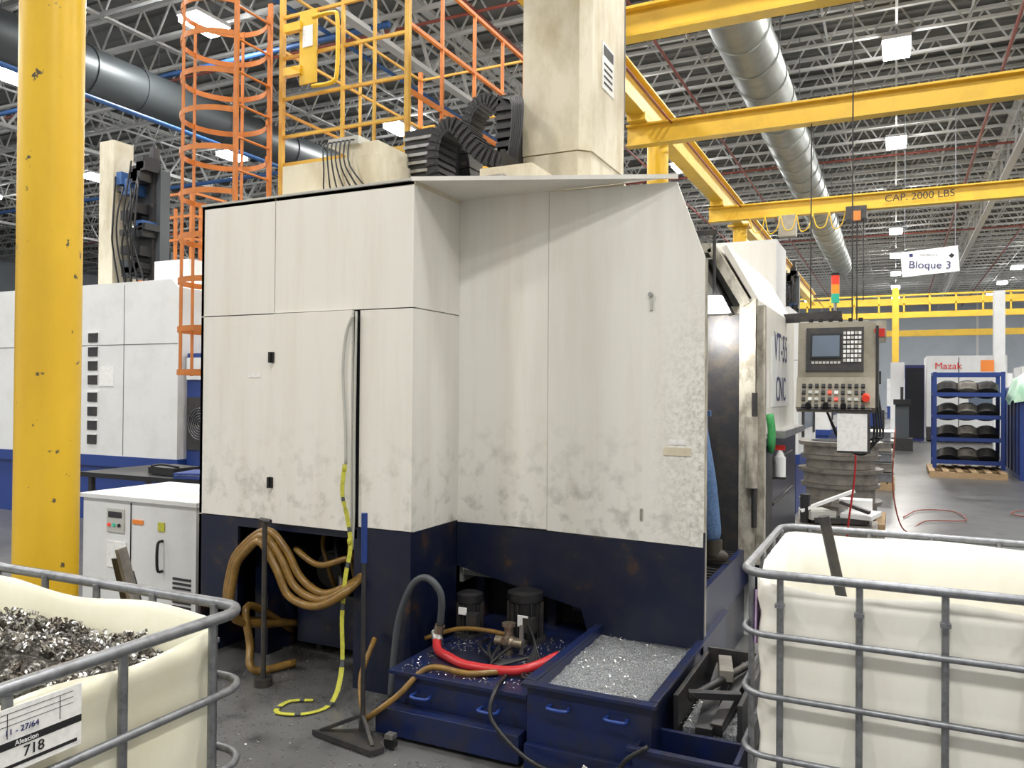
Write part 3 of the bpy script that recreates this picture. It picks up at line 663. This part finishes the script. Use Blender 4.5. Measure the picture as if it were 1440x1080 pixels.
# ------------------------------------------------------------------ neighbours
def machine2(name,x0,x1,y0,y1,h,tower=True,vents=None,tx=None):
    b=B()
    b.prism([(x0,.78),(x1,.78),(x1,h-.1),(x1-.12,h),(x0,h)],'y',y0,y1,WHITE2)
    b.box(x0+.03,x1-.03,y0+.03,y1-.03,0,.78,BLUE2); b.box(x0,x1+.02,y0-.01,y1,.66,.79,BLUE2)
    n=int((x1-x0)/.85)
    for i in range(1,n): xx=x0+(x1-x0)*i/n; b.box(xx-.003,xx+.003,y0-.003,y0,.8,h-.03,DARK)
    b.box(x0,x1,y0-.003,y0,h*.74,h*.74+.006,DARK)
    if vents:
        for z0 in(.92,1.64):
            for k in range(4): b.box(vents,vents+.16,y0-.012,y0,z0+.17*k,z0+.17*k+.11,DGREY); b.box(vents-.01,vents+.17,y0-.02,y0,z0+.17*k+.11,z0+.17*k+.125,WHITE2)
        b.box(vents+.2,vents+.45,y0-.006,y0,1.62,1.86,PAPER)
    b.box(x1,x1+.01,y0+.5,y1-.5,1.1,2.2,SCREEN); b.box(x1,x1+.03,y0+.42,y0+.5,1.0,2.3,DGREY); b.box(x1,x1+.03,y1-.5,y1-.42,1.0,2.3,DGREY)
    if tower:
        tx=tx or (x0+x1)/2; b.box(tx-.15,tx+.12,y0+.6,y0+.9,h,h+2.0,CREAM)
        b.box(tx+.12,tx+1.3,y0+.7,y0+1.2,h,h+.12,DGREY); b.box(tx+.9,tx+1.5,y0+.6,y0+1.3,h,h+.35,WHITE2)
        b.box(tx+.55,tx+.62,y0+.8,y0+.9,h,h+1.9,DGREY); b.box(tx+.2,tx+.7,y0+.85,y0+1.0,h+.2,h+1.6,GREYH)
        rr=random.Random(3)
        for k in range(26):
            u=rr.random(); z=h+.15+1.45*rr.random(); w=.06+.12*rr.random()
            b.box(tx+.13+.45*u,tx+.13+.45*u+w,y0+.62,y0+.86,z,z+.05+.12*rr.random(),(BLACK,GREYH,DGREY,BPIPE,BLACK)[k%5])
        for k in range(8): 
            a0=rr.uniform(.15,.6); b.tube([(tx+a0,y0+.6,h+rr.uniform(1.2,1.7)),(tx+a0+rr.uniform(-.1,.15),y0+.52,h+rr.uniform(.8,1.1)),(tx+a0+rr.uniform(-.1,.1),y0+.55,h+.6),(tx+a0+rr.uniform(-.1,.3),y0+.6,h+.1)],.012,BLACK,6,4)
    return b.build(name)
machine2('cnc_machine',-10.9,-7.34,6.5,9.5,2.85,True,-8.85,-9.35)
machine2('cnc_machine',-16.5,-12.6,11.2,14.5,2.9)
machine2('cnc_machine',-3.6,-1.15,11.1,13.6,2.75,False)
machine2('cnc_machine',-4.2,-1.3,19,23,2.8,True)
machine2('cnc_machine',-4.4,-1.2,31,35,2.6,False)
b=B(); b.box(-1.85,-1.15,8.9,9.7,0,3.25,WHITE2); b.box(-1.84,-1.16,8.89,8.9,2.6,3.23,PANEL); b.box(-1.84,-1.16,8.885,8.9,.0,.8,NAVY); b.box(-1.15,-1.13,9.0,9.6,1.2,2.2,LGREY); b.build('electrical_cabinet')
b=B()
for x in(-12.3,-11.65,-11.0): b.bar((x,10.0,0),(x,10.0,5.0),.05,.05,ORG); b.bar((x,10.8,3.1),(x,10.8,5.0),.05,.05,ORG)
for z in(3.2,3.5,3.8,4.2,4.6,5.0): b.bar((-12.3,10,z),(-11.0,10,z),.04,.04,ORG); b.bar((-11.0,10,z),(-11.0,10.8,z),.04,.04,ORG)
for k in range(6): b.bar((-12.2+.2*k,10,3.2),(-12.2+.2*k,10,4.2),.025,.025,ORG)
b.box(-12.3,-11.0,10,10.8,3.05,3.1,ORG); b.build('guard_railing')
b=B(); b.box(-7.3,-6.85,6.6,7.3,0,2.0,BLUE2); b.box(-7.28,-6.87,6.58,6.6,.9,1.5,DGREY)
for k in range(6): b.tube([(-7.075+(.03+.03*k)*math.cos(t*.524),6.575,1.2+(.03+.03*k)*math.sin(t*.524)) for t in range(12)],.005,GALV,5,1,True)
b.box(-7.28,-6.87,6.57,6.6,1.7,1.95,WHITE2); b.build('fan_cabinet')
b=B(); b.box(-6.3,-4.35,4.55,5.25,.84,.88,BLACK)
for x in(-6.25,-4.42):
    for y in(4.6,5.18): b.box(x,x+.04,y,y+.04,0,.84,DGREY)
b.box(-6.2,-4.4,4.6,5.2,.3,.33,DGREY); b.build('work_table')
b=B(); b.rbox((-4.98,4.72,.895),(.42,.3,.025),(0,0,12),BLUE2); b.rbox((-4.98,4.72,.91),(.4,.28,.006),(0,0,12),PAPER); b.rbox((-4.98,4.72,.922),(.42,.3,.016),(0,0,16),BLUE2); b.build('ring_binder')
b=B(); b.rbox((-5.45,4.8,.915),(.35,.25,.06),(0,0,-8),BLACK); b.tube([(-5.6,4.7,.95),(-5.45,4.68,.97),(-5.3,4.72,.95)],.01,BLACK,6,4); b.build('tool_pouch')
b=B(); b.box(-5.1,-4.02,3.72,4.45,.08,.84,WHITE2); b.box(-5.11,-4.0,3.70,4.46,.84,.87,WHITE2)
for x in(-5.05,-4.15):
    for y in(3.8,4.35): b.cyl((x,y,0),(x,y,.08),.035,BLACK,12)
b.box(-4.85,-4.68,3.71,3.72,.62,.78,LGREY); b.box(-4.83,-4.7,3.705,3.712,.72,.76,DGREY)
for k in range(3): b.cyl((-4.82+.05*k,3.71,.67),(-4.82+.05*k,3.70,.67),.012,(REDL,GRL,BLACK)[k],10)
b.box(-4.62,-4.616,3.712,3.72,.1,.83,DARK)
b.box(-4.85,-4.66,3.712,3.72,.38,.56,PAPER); b.box(-4.6,-4.5,3.712,3.72,.69,.72,ORNG); b.box(-4.36,-4.3,3.712,3.72,.66,.72,STRAP)
b.tube([(-4.32,3.72,.6),(-4.32,3.68,.58),(-4.32,3.68,.42),(-4.32,3.72,.40)],.01,BLACK,8,4)
for k in range(9): b.box(-4.22,-4.06,3.712,3.72,.12+.03*k,.135+.03*k,DGREY)
b.build('coolant_chiller',.006)
# ------------------------------------------------------------------ control pendant etc
b=B()
b.rbox((-.40,6.5,1.90),(.54,.16,.46),(-8,0,0),BEIGE); b.rbox((-.41,6.415,1.93),(.40,.02,.33),(-8,0,0),DGREY); b.rbox((-.47,6.40,1.955),(.19,.012,.16),(-8,0,0),SCREEN); b.rbox((-.47,6.403,1.955),(.22,.01,.19),(-8,0,0),BLACK)
for i in range(5):
    for j in range(7): b.rbox((-.34+.026*i,6.402-.004*j+.012,2.05-.034*j),(.019,.012,.022),(-8,0,0),PLAINW if (i+j)%3 else LGREY)
for i in range(8): b.rbox((-.56+.026*i,6.392,1.83),(.019,.012,.018),(-8,0,0),LGREY)
b.rbox((-.40,6.36,1.59),(.54,.10,.24),(-22,0,0),BEIGE); b.rbox((-.40,6.315,1.575),(.50,.02,.21),(-22,0,0),DGREY)
for i in range(10):
    for j in range(4): b.rbox((-.615+.045*i,6.325-.018*j,1.655-.05*j),(.026,.03,.024),(-22,0,0),(LGREY,BLACK,PAPER,LGREY,REDL)[(i*3+j*2)%5 if (i*j)%3 else 1])
for k in range(3): b.cyl((-.58+.12*k,6.27,1.52),(-.58+.12*k,6.24,1.51),.02,BLACK,14)
b.cyl((-.19,6.28,1.58),(-.19,6.24,1.565),.026,REDL,14)
b.box(-.13,-.11,6.4,6.6,1.5,2.1,DGREY)
b.bar((-.80,6.75,2.2),(-.40,6.6,2.2),.07,.07,DGREY); b.bar((-.40,6.6,1.9),(-.40,6.6,2.23),.06,.06,DGREY); b.box(-.66,-.18,6.5,6.66,2.12,2.15,LGREY)
for k in range(6): b.box(-.60+.07*k,-.57+.07*k,6.5,6.55,2.13,2.17,BLACK)
b.rbox((-.28,6.25,1.32),(.20,.006,.27),(-6,0,3),PAPER); b.rbox((-.27,6.257,1.32),(.22,.004,.3),(-6,0,3),DGREY)
b.box(-.16,-.06,6.45,6.5,1.98,2.14,DIRTY); b.box(-.14,-.07,6.44,6.45,2.02,2.08,INKR)
b.cyl((-.42,6.62,2.2),(-.42,6.62,2.3),.012,STEEL); b.cyl((-.42,6.62,2.30),(-.42,6.62,2.37),.03,GRL,14); b.cyl((-.42,6.62,2.37),(-.42,6.62,2.44),.03,ORL,14); b.cyl((-.42,6.62,2.44),(-.42,6.62,2.51),.03,REDL,14); b.cyl((-.42,6.62,2.51),(-.42,6.62,2.53),.031,BLACK,14)
for k in range(4): b.tube([(-.16+.015*k,6.55,1.6),(-.14+.02*k,6.5,1.3),(-.2+.02*k,6.5,1.15+.04*k),(-.35,6.6,1.2),(-.5,6.7,1.5)],.009,BLACK,6,5)
b.build('control_pendant')
def pallet(name,x0,x1,y0,y1,z=0):
    b=B()
    for i in range(6): xx=x0+(x1-x0-.1)*i/5; b.box(xx,xx+.1,y0,y1,z+.1,z+.125,WOOD)
    for j in range(3):
        yy=y0+(y1-y0-.09)*j/2; b.box(x0,x1,yy,yy+.09,z+.02,z+.1,WOOD); b.box(x0,x1,yy,yy+.09,z,z+.02,WOOD)
    return b.build(name)
pallet('wooden_pallet',-1.0,-.1,9.9,11.0)
b=B()
z=.13
for k,(r,h) in enumerate(((.44,.20),(.42,.20),(.45,.18),(.42,.16),(.45,.16))):
    b.cyl((-.60,10.45,z),(-.60,10.45,z+h-.05),r-.03,RING,36); b.cyl((-.60,10.45,z+h-.05),(-.60,10.45,z+h-.005),r+.02,RING,36,r+.03); z+=h
b.cyl((-.60,10.45,z),(-.60,10.45,z+.003),.33,DARK,36)
b.build('forged_rings')
pallet('wooden_pallet',-.98,-.08,8.2,9.0-.15)
b=B()
b.box(-.9,-.15,8.25,8.8,.13,.32,RING); b.rbox((-.5,8.5,.36),(.5,.3,.05),(0,0,15),DGREY); b.rbox((-.3,8.5,.42),(.3,.25,.04),(6,0,-20),PLAINW); b.rbox((-.7,8.5,.40),(.25,.3,.08),(0,0,30),LGREY); b.cyl((-.8,8.4,.32),(-.8,8.4,.6),.05,BLACK,14); b.rbox((-.45,8.6,.48),(.4,.12,.05),(0,10,40),RING); b.rbox((-.6,8.45,.54),(.55,.05,.03),(0,-22,20),PLAINW); b.rbox((-.35,8.4,.5),(.3,.05,.03),(0,14,-25),DGREY); b.box(-.5,-.2,8.55,8.75,.32,.55,PLAINW)
b.build('machined_parts')
b=B(); b.tube([(-.33,7.3,2.2),(-.33,7.3,1.6),(-.30,7.3,1.0),(-.36,7.3,.4),(-.33,7.5,.02),(-.1,7.9,.02)],.008,REDH,8,6); b.cyl((-.33,7.3,9.4),(-.33,7.3,2.2),.006,DGREY,5)
b.tube([(.0,10.2,1.2),(-.02,10.2,.5),(.1,10.3,.02),(.35,11.2,.02),(.8,11.5,.02),(.7,12.3,.02),(.3,12.2,.02),(.1,11.4,.02)],.008,RPIPE,8,6)
b.tube([(2.0,12.5,.02),(1.6,12.2,.02),(1.4,12.5,.02),(1.7,13,.02),(2.3,13.4,.02)],.008,RPIPE,8,6); b.build('floor_air_hose')
b=B(); b.rbox((.75,22,4.85),(1.25,.02,.62),(0,-4,0),PLAINW)
for x in(.2,1.3): b.cyl((x,22,5.1),(x,22,9.5),.01,GALV,4)
b.rbox((.34,21.985,5.03),(.08,.004,.08),(0,0,0),INKN); b.rbox((1.22,21.985,4.97),(.09,.004,.09),(0,45,0),INK)
o=b.build('hanging_banner'); text('banner_text','Bloque 3',(.75,21.97,4.76),.26,(90,4,0),INKN,o); text('banner_sub','manufactura',(.72,21.97,5.02),.08,(90,4,0),INK,o)
b=B()
for z in(4.3,4.65,5.0): b.bar((-6,35,z+.5),(14,35,z+.5),.06,.06,YELB)
x=-6
while x<14: b.bar((x,35,4.8),(x,35,5.5),.06,.06,YELB); x+=.9
for x in(-6,.0,7,14): b.bar((x,35,0),(x,35,5.8),.24,.24,YELB)
b.bar((-6,35,4.7),(14,35,4.7),.15,.2,YELB); b.bar((-6,44,4.6),(16,44,4.6),.25,.3,YELB); b.bar((-6,38.5,5.6),(16,38.5,5.6),.25,.3,YELB)
for x in(-6,16):
    for y,z in((44,4.6),(38.5,5.6)): b.bar((x,y,0),(x,y,z),.25,.25,YELB)
b.build('mezzanine_railing')
b=B(); x0,x1,y0,y1=.72,1.9,18.2,19.1
for x in(x0,x1):
    for y in(y0,y1): b.bar((x,y,.12),(x,y,2.05),.07,.07,BLUE2)
for z in(.25,.7,1.15,1.6,2.0):
    for y in(y0,y1): b.bar((x0,y,z),(x1,y,z),.05,.08,BLUE2)
    for x in(x0,x1): b.bar((x,y0,z),(x,y1,z),.05,.05,BLUE2)
    if z<1.9:
        b.box(x0,x1,y0,y1,z,z+.02,GALV)
        for k in range(3):
            c=(x0+.25+.34*k,y0+.35,z+.1)
            b.cyl((c[0],c[1],z+.02),(c[0],c[1]+.08,z+.16),.22,RING if k%2 else DGREY,20); b.cyl((c[0],c[1]+.05,z+.16),(c[0],c[1]+.08,z+.22),.15,GALV if k!=1 else BLACK,20)
b.build('parts_rack'); pallet('wooden_pallet',.6,1.9,17.4,19.2)
pallet('wooden_pallet',-.75,.0,14.6,15.8)
b=B()
for k in range(5): b.box(-.72+.01*k,-.03-.01*k,14.65,15.7,.13+.17*k,.27+.17*k,RING if k%2 else GALV); b.box(-.74,-.01,14.62,15.73,.27+.17*k,.285+.17*k,STEEL)
b.build('stacked_trays')
b=B(); b.box(2.1,5,17.5,20.5,0,1.75,BLUE2); 
for k in range(6): b.box(2.08,2.1,17.6+.5*k,17.68+.5*k,.1,1.7,BLUE)
for k in range(4): b.box(2.2+.6*k,2.26+.6*k,17.47,17.5,.1,1.7,BLUE)
b.build('blue_machine_guard')
b=B(); n=14; vs=[];fs=[]
for i in range(n+1):
    for j in range(n+1):
        u=i/n;v=j/n; x=2.0+1.8*u; y=17.4+1.5*v; z=1.85+.35*math.sin(3.1*u)*math.sin(3.1*v)+.05*math.sin(20*u+7*v); 
        if i==0 or j==0: z=1.45+.05*math.sin(9*(u+v))
        vs.append((x,y,z))
for i in range(n):
    for j in range(n): a=i*(n+1)+j; fs.append((a,a+n+1,a+n+2,a+1))
b.add(vs,fs,TEAL,True); b.build('green_tarp')
b=B(); b.box(.95,3.3,30.5,33,0.05,2.9,WHITE2); b.box(.95,3.3,30.47,30.5,.05,.5,DGREY); b.box(1.9,1.92,30.48,30.5,.5,2.85,DARK); b.box(2.2,2.9,30.47,30.5,1.1,2.0,SCREEN)
o=b.build('machining_center'); text('machine_logo','Mazak',(1.6,30.46,2.55),.32,(90,0,0),INKR,o)
b=B(); b.box(.3,.9,30.6,31,0,2.6,INKN); b.box(-.15,.28,30.7,30.8,0,2.7,PLAINW); b.box(.33,.87,30.58,30.6,.1,2.5,DARK); b.build('tall_cabinet')
b=B(); b.box(-.1,.45,25,25.5,0,.35,DGREY); b.box(0,.35,25.1,25.4,.35,1.3,GREYH); b.box(-.05,.4,25.0,25.2,1.3,1.45,BLACK); b.cyl((.17,25.2,1.45),(.17,25.2,1.8),.04,DGREY,10); b.build('tool_cart')
b=B(); b.box(-.9,-.3,27,27.8,0,1.1,DGREY); b.box(-.85,-.35,26.95,27,.6,1.0,BLUE2); b.cyl((-.6,27.4,1.1),(-.6,27.4,2.1),.12,GREYH,14); b.box(-.8,-.4,27.2,27.5,1.9,2.3,BLACK); b.build('drill_press')
for i,(x,y) in enumerate(((4.5,25),(4.8,39.5),(-5,46),(4.2,52),(-.5,58),(9,31))): machine2('cnc_machine',x,x+3,y,y+3,2.6+.2*(i%2),False)
b=B(); b.box(2.3,2.55,24,24.3,0,4.3,WHITE2); b.box(2.0,2.3,23.95,24,2.2,2.5,ORNG); b.build('white_post')
# ------------------------------------------------------------------ world, camera
w=bpy.data.worlds.new('world'); SC.world=w; w.use_nodes=True
w.node_tree.nodes['Background'].inputs[0].default_value=(1,.985,.95,1); w.node_tree.nodes['Background'].inputs[1].default_value=.68
cam=bpy.data.cameras.new('camera'); cam.lens=28; cam.sensor_width=36; cam.clip_end=300
co=bpy.data.objects.new('camera',cam); COL.objects.link(co)
co.matrix_world=Matrix.Translation((0,0,1.6))@Matrix.Rotation(math.radians(25.7),4,'Z')@Matrix.Rotation(math.radians(90.5),4,'X')@Matrix.Rotation(math.radians(.45),4,'Z')
SC.camera=co
SC.view_settings.view_transform='Standard'
